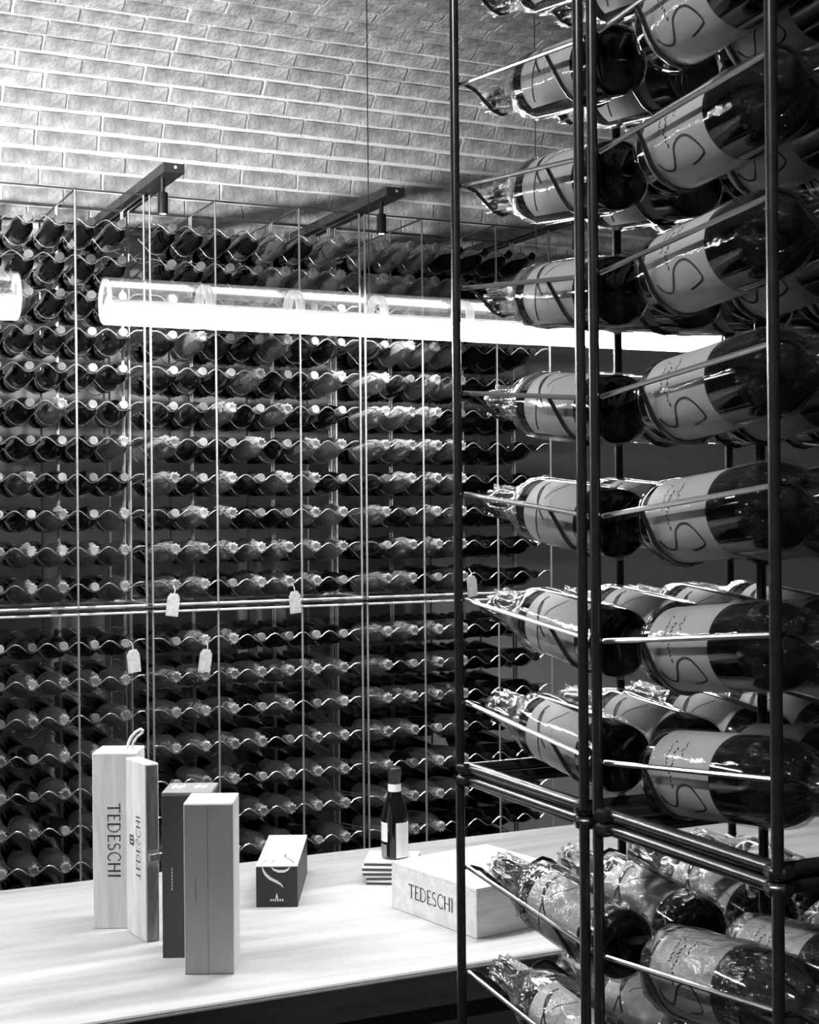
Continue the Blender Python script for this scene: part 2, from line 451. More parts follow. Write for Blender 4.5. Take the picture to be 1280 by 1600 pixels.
def post_mesh(z0, z1, r, n=8):
    return MB().tube([(0, 0, z0), (0, 0, z1)], r, n).mesh('post', MT['steel'])
up_post = post_mesh(ZMID + 0.004, TOPR, FR); lo_post = post_mesh(0.0, ZMID - 0.004, FR)
far_xbar = MB().tube([(0, 0, 0), (MOD_W, 0, 0)], 0.0045, 6).mesh('frame_bar', MT['bar_far'])
far_xbar2 = MB().tube([(0, 0, 0), (MOD_W, 0, 0)], 0.0034, 6).mesh('top_rail', MT['steel_shaded'])
far_ybar = MB().tube([(0, -MOD_D / 2 - 0.006, 0), (0, MOD_D / 2 + 0.006, 0)], 0.004, 6).mesh('cross_bar', MT['steel'])
far_ybar2 = MB().tube([(0, -MOD_D / 2 - 0.006, 0), (0, MOD_D / 2 + 0.006, 0)], 0.004, 6).mesh('top_loop', MT['steel_shaded'])
def build_far_rack(bx, X0, front, upper):
    yo = YB if front else YB + 2 * MOD_D + 0.022; sg = 1 if front else -1
    yi = yo + sg * MOD_D
    z0 = ZMID if upper else 0.0
    root = empty('wine_rack', (X0, yo, z0))
    tag(root, '%s steel wire wine rack of the %s bay, %s row, %s the crossbar' % ('upper' if upper else 'lower', bay_names[bx], 'front' if front else 'rear', 'above' if upper else 'below'), 'wine rack', 'steel wine racks at the back')
    for x in PX:
        for yy in (0, sg * MOD_D):
            link('post', up_post if upper else lo_post, root, (x, yy, -z0))
    fz = (ZMID + 0.012 if upper else ZMID - 0.012) - z0
    for yy in (0, sg * MOD_D): link('frame_bar', far_xbar, root, (0, yy, fz))
    for x in PX: link('cross_bar', far_ybar, root, (x, sg * MOD_D / 2, fz))
    for yy in (0, sg * MOD_D): link('top_rail' if upper else 'foot_rail', far_xbar2, root, (0, yy, TOPR - z0 if upper else 0.02))
    if upper:
        for x in PX: link('top_loop', far_ybar2, root, (x, sg * MOD_D / 2, TOPR - z0))
    ms = frm if front else brm
    for z in (ROWS_UP if upper else ROWS_LO):
        if z - 0.05 < 0.05: continue
        if not upper and z < EYE - 1.50: continue
        if not front and z < EYE - 1.36: continue
        SHW = MOD_W; sh = link('shelf_wire', ms[1], root, (0, 0, z - z0 - 0.010))
        link('rail', ms[0], sh); link('rail', ms[0], sh, (SHW - 0.020, 0, 0)); link('body_wire', ms[2], sh)
    return root
for bx, X0 in enumerate(XB):
    for front in (True, False):
        for upper in (True, False):
            build_far_rack(bx, X0, front, upper)

FB = prof_bottle(0.0385, 0.290, 0.175, 0.0135, 0.07, 0.06)
fb_body = MB().lathe(FB, 14); fb_body_me = fb_body.mesh('wine_bottle', MT['glass_far'], 60)
fb_cap = MB().lathe([(0.0142, 0.236), (0.0146, 0.2695), (0.0160, 0.272), (0.0160, 0.288), (0.0140, 0.2908), (0.0, 0.2908)], 12)
fb_lab_me = MB().lathe([(0.0389, 0.045), (0.0389, 0.135)], 12, 0, 3.7).mesh('label', MT['label_far'], 60)
def far_wob(r, z, a): return 0.0022 * math.sin(9 * a + 30 * z) + 0.0014 * math.sin(17 * a - 20 * z)
fb_film_me = MB().lathe([(0.0405, 0.02), (0.0405, 0.17), (0.039, 0.186), (0.033, 0.21), (0.024, 0.236), (0.0185, 0.262), (0.0185, 0.290), (0.012, 0.296)], 26, wob=far_wob).mesh('cellophane', MT['film_far'], 80)
fb_cap_me = fb_cap.mesh('capsule', MT['capsule'], 40)
low = MB().lathe([(0.0, 0.010), (0.034, 0.0), (0.0385, 0.008), (0.0385, 0.175), (0.030, 0.203), (0.0145, 0.235), (0.0145, 0.288), (0, 0.290)], 10)
rear = MB(); fronts = []
for bx, X0 in enumerate(XB):
    for ri, z in enumerate(ROWS_UP + ROWS_LO[:8]):
        if z < EYE - 1.40: continue
        for c in range(7):
            X = X0 + X1B + c * PB
            zr = z - 0.010 + 0.028 - 0.012
            yt = YB - 0.012 + random.uniform(-0.006, 0.006)
            base = Vector((X, yt + 0.290 * math.cos(TILT), zr + (0.012) * TILT - 0.290 * math.sin(TILT)))
            tip = Vector((X, yt, zr))
            pr = project(tip)
            R = orient((0, -1, TILT), (1, 0, 0))
            roll = Matrix.Rotation(random.uniform(0, 6.28), 3, 'Z')
            T = (R @ roll).to_4x4(); T.translation = base
            # rear row, necks away
            if pr and pr[0] > -260:
                R2 = orient((0, 1, TILT), (1, 0, 0)); T2 = R2.to_4x4(); T2.translation = Vector((X, base.y + 0.045, base.z))
                if random.random() < 0.95:
                    rear.add([T2 @ Vector(v) for v in low.v], low.f, True)
            if not pr: continue
            hid = pr[1] > 1420 or pr[0] > 830 or pr[0] < -32
            fronts.append((hid, pr[2], bx, ri, c, T, X))
tag(rear.build('rear_bottles', MT['glass_far'], None, 60), 'dark wine bottles lying behind the front row in the back rack', 'bottles', kind='stuff')
fronts.sort(key=lambda q: (q[0], q[1]))
extra = MB(); extra_cap = MB()
def rowname(ri):
    if ri < 11: return ORD[ri] + ' row above crossbar'
    return ORD[ri - 11] + ' row below crossbar'
for n, (hid, d, bx, ri, c, T, X) in enumerate(fronts):
    if n < 300:
        cc = ORD[6 - c] + ' from right' if bx == 0 else ORD[c] + ' from left'
        o = link('wine_bottle', fb_body_me); o.matrix_local = T
        tag(o, 'dark bottle, %s, %s, %s bay of back rack' % (cc, rowname(ri), bay_names[bx]), 'bottle', 'neck-out bottles in the back rack')
        link('capsule', fb_cap_me, o)
        rb = random.Random(n)
        if rb.random() < 0.6: link('label', fb_lab_me, o)
        if (bx == 2 and c < 5 and rb.random() < 0.85) or (bx == 1 and rb.random() < (0.8 if ri > 11 or ri < 3 else 0.25)) or (bx == 0 and rb.random() < (0.7 if ri > 11 or ri < 3 else 0.15)): link('cellophane', fb_film_me, o)
    else:
        extra.add([T @ Vector(v) for v in low.v], low.f, True)
if extra.v:
    tag(extra.build('remaining_bottles', MT['glass_far'], None, 60), 'dark wine bottles at the far ends and foot of the back rack', 'bottles', kind='stuff')

# price tags hung on bottle necks of the back rack
for (u, v, rot, lab) in ((269, 945, 0.14, 'pale card tag hanging over the crossbar, left of the middle bay'), (460, 941, -0.08, 'pale card tag hanging over the crossbar, right of the middle bay'),
                    (207, 1033, -0.10, 'pale card tag below the crossbar beside the double post, left bay'), (319, 1032, 0.16, 'pale card tag below the crossbar in the middle bay'),
                    (737, 916, -0.10, 'pale card tag in the right bay beside the dark front post')):
    y = YB - 0.034; d = ray(u); dep = y / d.y
    p = Vector((d.x * dep, y, EYE + (800 + ROLL * (640 - u) - v) * dep / FPX))
    w2, h2 = 0.025, 0.040; m = MB(); sh = [(-w2, -h2), (w2, -h2), (w2, h2 * 0.6), (w2 * 0.55, h2), (-w2 * 0.55, h2), (-w2, h2 * 0.6)]
    m.add([(x, -0.0006, z) for x, z in sh] + [(x, 0.0006, z) for x, z in sh], [(0, 1, 2, 3, 4, 5), (11, 10, 9, 8, 7, 6)] + [(i, i + 6, (i + 1) % 6 + 6, (i + 1) % 6) for i in range(6)])
    o = m.build('price_tag', MT['tagcard']); o.location = p; o.rotation_euler = (0, rot, 0.25)
    tag(o, lab, 'tag', 'card tags on the back rack')
    MB().tube([(0, 0, h2 * 0.75), (0.006, 0.006, h2 + 0.012), (0.0, 0.012, h2 + 0.03)], 0.0012, 5).build('string', MT['white'], o)

# steel arms with small spots on top of the back rack
arm_lab = ['above the left bay', 'between the middle and right bays', 'at the right end of the back rack']
for k, X in enumerate((1.3835, 2.205, 3.03)):
    ye = 4.705 if k == 0 else 4.745
    z0 = TOPR + 0.006
    root = empty('light_arm', (X, ye, z0)); tag(root, 'dark steel arm resting on the rack top %s' % arm_lab[k], 'bracket', 'light arms on the back rack')
    L = 1.22; b = MB()
    b.box((0, L / 2, 0.0015), (0.070, L, 0.003)); b.box((-0.0335, L / 2, 0.0175), (0.003, L, 0.029)); b.box((0.0335, L / 2, 0.0175), (0.003, L, 0.029))
    b.build('channel', MT['beam'], root)
    if k < 2: MB().box((0, 0.62, 0.012), (0.03, 0.9, 0.006)).build('added_uplight', MT['added_uplight'], root)  # glowing strip added in the channel to brighten the vault from below
    e = MB().box((0, 0.0015, 0.0165), (0.064, 0.003, 0.027)).build('end_plate', MT['beam'], root)
    MB().lathe([(0, -0.0012), (0.0045, -0.0008), (0.0055, 0.0)], 10, rot=Matrix.Rotation(math.radians(-90), 3, 'X')).build('screw', MT['white'], root).location = (0.004, -0.0002, 0.018)
    s = empty('spotlight', (X - 0.012, ye + 0.10, z0)); tag(s, 'small black cylinder spotlight under the steel arm %s' % arm_lab[k], 'spotlight', 'spotlights under the arms')
    MB().lathe([(0, -0.0005), (0.008, -0.0005), (0.008, -0.055), (0, -0.055)], 10).build('stem', MT['black'], s)
    MB().lathe([(0.0, -0.048), (0.0165, -0.048), (0.0175, -0.052), (0.0175, -0.118), (0.0155, -0.120), (0.0145, -0.112), (0.0, -0.112)], 18).build('housing', MT['black'], s)
    MB().lathe([(0.0, -0.1195), (0.0085, -0.1185), (0.0138, -0.115)], 16).build('lens', MT['spot_glow'], s)
    l = spot('spot_beam', (X - 0.012, ye + 0.10, z0 - 0.125), (X - 0.012, ye + 0.25, z0 - 1.6), SPOT_W * (0.5 if k == 2 else 1.0), 95, 0.014, 0.8)

# =================================================================== TABLE
TY0, TY1, TX0, TX1 = 2.457, 3.417, -1.3, 2.75
tb = empty('table', ((TX0 + TX1) / 2, (TY0 + TY1) / 2, 0)); tag(tb, 'long pale wooden tasting table with front edge darkened as shade', 'table')
o = MB().bbox((0, 0, 0), (TX1 - TX0, TY1 - TY0, 0.068), 0.003).build('table_top', MT['table'], tb); o.location = (0, 0, TOPZ - 0.034)
MB().bbox((0, 0, 0), (TX1 - TX0 - 0.004, 0.012, 0.064), 0.002).build('shade_edge', MT['table_base'], tb).location = (0, -(TY1 - TY0) / 2 - 0.0045, TOPZ - 0.0365)  # dark board standing in for the unlit front of the pale top
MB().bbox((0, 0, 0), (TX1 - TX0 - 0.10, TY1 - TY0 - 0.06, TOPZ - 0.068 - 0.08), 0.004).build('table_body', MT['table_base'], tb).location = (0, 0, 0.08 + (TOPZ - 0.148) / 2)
MB().box((0, 0, 0), (TX1 - TX0 - 0.25, TY1 - TY0 - 0.2, 0.08)).build('plinth', MT['black'], tb).location = (0, 0, 0.04)

# letters: strokes (polyline, weight) in a box one high
def arc(cx, cz, rx, rz, a0, a1, n=10):
    return [(cx + rx * math.cos(math.radians(a0 + (a1 - a0) * i / n)), cz + rz * math.sin(math.radians(a0 + (a1 - a0) * i / n))) for i in range(n + 1)]
TH, TN = 0.14, 0.075
GL = {
 'T': (0.62, [([(0.31, 0), (0.31, 1)], TH), ([(0.0, 0.97), (0.62, 0.97)], TN), ([(0.02, 0.86), (0.0, 0.99)], TN), ([(0.60, 0.86), (0.62, 0.99)], TN), ([(0.21, 0.02), (0.41, 0.02)], 0.04)]),
 'E': (0.48, [([(0.08, 0), (0.08, 1)], TH), ([(0.0, 0.97), (0.44, 0.97)], TN), ([(0.08, 0.52), (0.38, 0.52)], TN), ([(0.0, 0.03), (0.48, 0.03)], TN), ([(0.44, 0.88), (0.44, 0.99)], TN), ([(0.48, 0.01), (0.48, 0.13)], TN)]),
 'D': (0.72, [([(0.08, 0), (0.08, 1)], TH), ([(0.0, 0.97), (0.30, 0.97)] + arc(0.28, 0.5, 0.40, 0.47, 90, -90, 14) + [(0.0, 0.03)], 0.08)]),
 'S': (0.46, [(arc(0.23, 0.74, 0.20, 0.23, 35, 270, 12)[:-1] + arc(0.23, 0.27, 0.22, 0.25, 90, -150, 12), 0.09)]),
 'C': (0.66, [(arc(0.42, 0.5, 0.37, 0.49, 50, 310, 18), 0.09), ([(0.64, 0.76), (0.66, 0.92)], TN), ([(0.64, 0.24), (0.66, 0.10)], TN)]),
 'H': (0.70, [([(0.08, 0), (0.08, 1)], TH), ([(0.62, 0), (0.62, 1)], TH), ([(0.08, 0.5), (0.62, 0.5)], TN), ([(0.0, 0.98), (0.16, 0.98)], 0.04), ([(0.0, 0.02), (0.16, 0.02)], 0.04), ([(0.54, 0.98), (0.70, 0.98)], 0.04), ([(0.54, 0.02), (0.70, 0.02)], 0.04)]),
 'I': (0.18, [([(0.09, 0), (0.09, 1)], TH), ([(0.01, 0.98), (0.17, 0.98)], 0.04), ([(0.01, 0.02), (0.17, 0.02)], 0.04)]),
}
def ribbon(mb, pts, wd, fmap):
    """flat stroke through 2D points, mapped by fmap(x, z) to 3D"""
    n = len(pts); vs = []
    for i in range(n):
        a = pts[max(i - 1, 0)]; b = pts[min(i + 1, n - 1)]
        dx, dz = b[0] - a[0], b[1] - a[1]; l = math.hypot(dx, dz) or 1
        wv = wd[i] if isinstance(wd, (list, tuple)) else wd
        ox, oz = -dz / l * wv / 2, dx / l * wv / 2
        vs += [fmap(pts[i][0] + ox, pts[i][1] + oz), fmap(pts[i][0] - ox, pts[i][1] - oz)]
    mb.add(vs, [(2 * i, 2 * i + 1, 2 * i + 3, 2 * i + 2) for i in range(n - 1)], False)
def word(mb, text, fmap, h, gap=0.16):
    tot = sum(GL[c][0] for c in text) + gap * (len(text) - 1); x = -tot / 2
    for c in text:
        wd, strokes = GL[c]
        for pts, t in strokes:
            ribbon(mb, [((x + px) * h, (pz - 0.5) * h) for px, pz in pts], t * h, fmap)
        x += wd + gap
    return tot * h

def standing(name, lat, dep, wdt, dpt, hgt, m, rot=0.0, b=0.0015):
    """upright box given by the middle of its front bottom edge"""
    root = empty(name, cam_pt(lat, dep, TOPZ)); root.rotation_euler = (0, 0, -YAW + rot)
    return root
def latd(u, d): return (u - 640) / FPX * d

# tall pine box
d = 3.022
bx1 = standing('wooden_wine_box', latd(140.5, d) + 0.045, d, 0.09, 0.10, 0.36, None)
tag(bx1, 'tall upright pine wine box with rope loop, TEDESCHI printed down its front', 'wine box')
MB().bbox((0, 0.05, 0.180), (0.090, 0.100, 0.360), 0.0015).build('box_body', MT['pine'], bx1)
mb = MB(); word(mb, 'TEDESCHI', lambda x, z: Vector((-0.001 + z, -0.0004, 0.181 - x)), 0.0262, 0.2); mb.build('lettering', MT['print_dark'], bx1)
mb = MB(); mb.tube([(0.018, 0.05, 0.360), (0.020, 0.05, 0.372), (0.026, 0.05, 0.385), (0.036, 0.05, 0.396), (0.047, 0.05, 0.402), (0.051, 0.05, 0.399), (0.049, 0.052, 0.394), (0.038, 0.052, 0.386), (0.030, 0.052, 0.374), (0.027, 0.052, 0.360)], 0.0032, 7)
mb.build('rope_handle', MT['rope'], bx1)

# slim pine box turned towards the right
nd = 2.92; nl = latd(223, nd)
root = empty('slim_wooden_box', cam_pt(nl, nd, TOPZ)); ang = math.atan2(0.082, -0.054)     # direction of its broad face, in viewer axes
root.rotation_euler = (0, 0, -YAW + ang)
tag(root, 'slim upright pine box with notched edge and printed crest, in front of tall pine box', 'wine box')
TH2 = 0.029
MB().bbox((0.049, -TH2 / 2, 0.177), (0.098, TH2, 0.354), 0.0015).build('box_body', MT['pine'], root)
MB().bbox((-0.0006, -TH2 / 2, 0.076), (0.0016, TH2 - 0.004, 0.148), 0.0004).build('edge_panel', MT['pine_end'], root); MB().bbox((-0.0006, -TH2 / 2, 0.267), (0.0016, TH2 - 0.004, 0.168), 0.0004).build('edge_panel', MT['pine_end'], root)
MB().bbox((-0.004, -TH2 / 2 - 0.003, 0.168), (0.007, TH2 - 0.006, 0.014), 0.001).build('catch', MT['pine_end'], root)
mb = MB(); word(mb, 'TEDESCHI', lambda x, z: Vector((0.036 - z, 0.0004, 0.182 + x)), 0.022, 0.2); mb.build('lettering', MT['print_dark'], root)
mb = MB()
def fm(x, z): return Vector((0.068 - z, 0.0004, 0.192 + x))
ribbon(mb, [(-0.010, -0.009), (0.010, -0.009)], 0.004, fm); ribbon(mb, [(-0.012, 0.006), (0.0, 0.013), (0.012, 0.006), (-0.012, 0.006)], 0.003, fm)
for k in (-0.008, 0, 0.008): ribbon(mb, [(k, -0.009), (k, 0.005)], 0.004, fm)
mb.build('crest', MT['print_dark'], root)

# charcoal carton
d = 2.818
bx3 = standing('charcoal_carton', latd(248.5, d) + 0.048, d, 0.096, 0.10, 0.317, None)
tag(bx3, 'upright charcoal carton with pale lid half hidden behind the light grey carton', 'carton')
MB().bbox((0, 0.05, 0.155), (0.096, 0.100, 0.310), 0.001).build('box_body', MT['carton_dark'], bx3)
MB().bbox((0, 0.05, 0.3135), (0.096, 0.100, 0.007), 0.001).build('lid', [MT['print_grey']], bx3)
mb = MB()
for k in range(7): ribbon(mb, [(0, k * 0.0062), (0, k * 0.0062 + 0.0045)], 0.0022, lambda x, z: Vector((-0.029 + x, -0.0004, 0.130 + z)))
mb.build('lettering', MT['print_light'], bx3)
mb = MB()
for (x0, x1) in ((-0.036, -0.028), (-0.024, -0.012), (0.008, 0.018), (0.022, 0.03)): ribbon(mb, [(x0, 0.0), (x1, 0.004)], 0.006, lambda x, z: Vector((x, 0.05 + z * 4, 0.3173)))
mb.build('lid_print', MT['print_light'], bx3)

# light grey carton
d = 2.715
bx4 = standing('grey_carton', latd(282.5, d) + 0.0455, d, 0.091, 0.10, 0.316, None)
tag(bx4, 'tall light grey two-panel carton standing nearest on the table', 'carton')
MB().bbox((0, 0.051, 0.158), (0.091, 0.098, 0.316), 0.0012).build('box_body', MT['white'], bx4)
MB().bbox((-0.0230, 0.001, 0.1575), (0.0435, 0.0022, 0.312), 0.0007).build('front_panel', MT['carton_light'], bx4)
MB().bbox((0.0223, 0.001, 0.1575), (0.0455, 0.0022, 0.312), 0.0007).build('front_panel', MT['carton_light'], bx4)
mb = MB()
for k in range(8): ribbon(mb, [(0, k * 0.0055), (0, k * 0.0055 + 0.004)], 0.0016, lambda x, z: Vector((-0.024 + x, -0.0004, 0.135 + z)))
mb.build('lettering', MT['print_grey'], bx4)

# lying black carton with white lid and brush-stroke monogram
d = 3.175
bx5 = standing('black_gift_box', latd(395, d) + 0.045, d, 0.09, 0.30, 0.09, None)
tag(bx5, 'black gift box with white lid and swirl monogram lying lengthwise on the table', 'gift box')
MB().bbox((0, 0.15, 0.0435), (0.0895, 0.300, 0.087), 0.001).build('box_body', MT['carton_black'], bx5)
MB().bbox((0, 0.15, 0.0885), (0.0900, 0.3005, 0.003), 0.0006).build('lid', MT['white'], bx5)
def front(x, z): return Vector((x, -0.0005, z))
def topm(x, z): return Vector((x, z, 0.0905))
mb = MB()
def taper(n, w0, w1): return [w0 + (w1 - w0) * math.sin(math.pi * i / (n - 1)) for i in range(n)]
pts = [(-0.031, 0.087), (-0.029, 0.080), (-0.024, 0.071), (-0.014, 0.062), (0.000, 0.055), (0.009, 0.049), (0.014, 0.043)]
ribbon(mb, pts, taper(len(pts), 0.0012, 0.0062), front)
pts = [(-0.012, 0.087), (-0.006, 0.081), (0.004, 0.0775), (0.016, 0.0775), (0.024, 0.081), (0.029, 0.087)]
ribbon(mb, pts, taper(len(pts), 0.0012, 0.0058), front)
for k in range(6): ribbon(mb, [(-0.014 + 0.005 * k, 0.0155), (-0.011 + 0.005 * k, 0.0155)], 0.005, front)
ribbon(mb, [(0, 0.019), (0, 0.030)], [0.006, 0.0015], front)
mb.build('monogram_front', MT['white'], bx5)
mb = MB()
pts = [(-0.031, 0.001), (-0.033, 0.02), (-0.027, 0.045), (-0.016, 0.05), (-0.008, 0.035), (-0.014, 0.015), (-0.020, 0.012)]
ribbon(mb, pts, taper(len(pts), 0.0008, 0.0030), topm)
pts = [(0.030, 0.001), (0.035, 0.02), (0.027, 0.05), (0.012, 0.075), (0.010, 0.10), (0.020, 0.115), (0.030, 0.105)]
ribbon(mb, pts, taper(len(pts), 0.0008, 0.0030), topm)
mb.build('monogram_top', MT['ink'], bx5)

# flat pine case
near = Vector((0.1266, 2.924)); ex = Vector((0.813, 0.582)); ey = Vector((-0.582, 0.813))
cs = empty('wooden_wine_case', cam_pt(near.x, near.y, TOPZ)); cs.rotation_euler = (0, 0, -YAW + math.atan2(ex.y, ex.x))
tag(cs, 'flat pine wine case with TEDESCHI on its end, behind the dark front post', 'wine case')
W5, D5, H5 = 0.262, 0.296, 0.1005
MB().bbox((W5 / 2, D5 / 2, (H5 - 0.008) / 2), (W5, D5, H5 - 0.008), 0.0015).build('case_body', MT['pine_flat'], cs)
MB().bbox((W5 / 2, D5 / 2, H5 - 0.004), (W5, D5, 0.0075), 0.001).build('lid', MT['pine_flat'], cs)
mb = MB(); word(mb, 'TEDESCHI', lambda x, z: Vector((-0.0004, 0.1545 - x, 0.050 + z)), 0.029, 0.14); mb.build('lettering', MT['print_dark'], cs)
mb = MB()
for j, (n0, hh) in enumerate(((6, 0.011), (9, 0.005), (11, 0.004))):
    for k in range(n0): ribbon(mb, [(0.10 + 0.0105 * k * (1.0 if j else 1.5), 0.062 - 0.016 * j), (0.107 + 0.0105 * k * (1.0 if j else 1.5), 0.062 - 0.016 * j)], hh * 0.5, lambda x, z: Vector((x, -0.0004, z)))
mb.build('small_print', MT['print_dark'], cs)

# booklets and small bottle
dS = 3.351; zt = TOPZ
offs = [(0.0, 0.0), (-0.004, 0.002), (-0.011, 0.0), (-0.011, -0.001), (-0.006, 0.001)]
for k in range(5):
    o = empty('booklet', cam_pt(latd(571, dS) + 0.06 + offs[k][0], dS + 0.058 + offs[k][1], zt)); o.rotation_euler = (0, 0, -YAW - 0.06 + 0.02 * ((k * 3) % 4 - 1.5))
    tag(o, 'dark-edged booklet with white cover, %s in the small stack by the case' % ['lowest', 'second from below', 'middle one', 'second from top', 'topmost'][k], 'booklet', 'booklets in the stack')
    MB().bbox((0, 0, 0.0028), (0.120, 0.110, 0.0056), 0.0006).build('pages', MT['carton_dark'], o)
    MB().bbox((0, 0, 0.0080), (0.120, 0.110, 0.0047), 0.0006).build('cover', MT['white'], o)
    zt += 0.0107
sb = empty('small_bottle', cam_pt(latd(613, 3.43), 3.40, zt)); sb.rotation_euler = (0, 0, -YAW); tag(sb, 'small dark bottle with white labels standing on the booklets', 'bottle')
MB().lathe([(0, 0.006), (0.020, 0.002), (0.028, 0.0), (0.031, 0.004), (0.031, 0.092), (0.028, 0.112), (0.020, 0.135), (0.0145, 0.155), (0.0135, 0.168), (0.0135, 0.185), (0.0, 0.186)], 22).build('glass_body', MT['glass'], sb)
MB().lathe([(0.0142, 0.170), (0.0148, 0.186), (0.0162, 0.188), (0.0162, 0.205), (0.014, 0.208), (0, 0.208)], 18).build('capsule', MT['black'], sb)
MB().lathe([(0.0152, 0.152), (0.0152, 0.170)], 18).build('neck_band', MT['white'], sb)
MB().lathe([(0.0314, 0.004), (0.0314, 0.084)], 10, math.radians(-84), math.radians(-10)).build('label', MT['white'], sb)
MB().lathe([(0.0314, 0.040), (0.0314, 0.084)], 10, math.radians(186), math.radians(238)).build('label', MT['white'], sb)
MB().lathe([(0.0314, 0.004), (0.0314, 0.034)], 10, math.radians(186), math.radians(234)).build('label', MT['print_grey'], sb)

# =================================================================== PENDANT LAMPS
LY, LZ, LR = 2.94, EYE + 0.43, 0.0477
def pendant(xs, cables, label):
    x0, x1 = xs[0], xs[-1]
    root = empty('pendant_lamp', (x0, LY, LZ)); tag(root, label, 'pendant lamp', 'glass tube pendant lamps')
    RX = Matrix(((0, 0, 1), (1, 0, 0), (0, 1, 0)))      # local z -> world x, local x -> y, local y -> z
    for a, b in zip(xs[:-1], xs[1:]):
        L = b - a - 0.003; r = LR
        pr = [(r - 0.010, 0.0), (r - 0.002, 0.0), (r, 0.002), (r, L - 0.002), (r - 0.002, L), (r - 0.010, L)]
        g = MB().lathe(pr, 40, rot=RX).build('glass_segment', MT['glass_tube'], root); g.location = (a - x0 + 0.0015, 0, 0)
        for q in (0.0, L - 0.008):
            rg = MB().lathe([(r - 0.011, q), (r - 0.0035, q + 0.001), (r - 0.0035, q + 0.007), (r - 0.011, q + 0.008)], 32, rot=RX).build('glass_ring', MT['glass_ring'], g)
    # light bar: flat-topped trough filling the lower part of the tube
    prof = []; ri = LR - 0.006
    for k in range(15):
        an = math.radians(196 + (344 - 196) * k / 14); prof.append((ri * math.cos(an), ri * math.sin(an)))
    n = len(prof); xa, xb = 0.022, x1 - x0 - 0.022
    vs = [(xa, p[0], p[1]) for p in prof] + [(xb, p[0], p[1]) for p in prof]
    fs = [(i, i + n, (i + 1) % n + n, (i + 1) % n) for i in range(n)] + [tuple(range(n)), tuple(range(2 * n - 1, n - 1, -1))]
    MB().add(vs, fs[:n - 1] + fs[n:], True).build('light_bar', MT['led'], root)
    MB().add([vs[0], vs[n - 1], vs[2 * n - 1], vs[n]], [(0, 1, 2, 3)]).build('bar_top', MT['led_soft'], root)
    MB().box(((xa + xb) / 2, 0, -0.002), (xb - xa, 0.030, 0.010)).build('channel', MT['led_top'], root)
    for q, s in ((0.0, 1), (x1 - x0, -1)):
        e = MB().lathe([(0, 0.0), (0.010, 0.0), (0.012, 0.004), (0.012, 0.012), (0.006, 0.016), (0.006, 0.024), (0, 0.024)], 20, rot=RX).build('end_fitting', MT['led_top'], root)
        e.location = (q + (0.002 if s > 0 else -0.026), 0, 0)
        MB().lathe([(0.012, 0.0), (LR - 0.004, 0.0), (LR - 0.004, 0.003), (0.012, 0.003)], 32, rot=RX).build('end_disc', MT['glass_tube'], root).location = (q + (0.002 if s > 0 else -0.005), 0, 0)
    top = vault_z(LY) - LZ
    for c in cables: MB().tube([(c - x0, 0, LR - 0.012), (c - x0, 0, top)], 0.0012, 5).build('cable', MT['print_grey'], root)
    return root
def vault_z(Y):
    for s, y, z in VP_:
        if y <= Y: return z + EYE
    return VP_[-1][2] + EYE
pendant([0.713, 0.926, 1.124, 1.318, 1.528, 1.738, 1.948, 2.215], [1.300, 1.722], 'long clear glass tube lamp glowing white, hanging over the table')
pendant([-1.00, -0.77, -0.55, -0.33, -0.11, 0.11, 0.33, 0.547], [-0.6, 0.1], 'glass tube lamp whose end shows at the left edge')

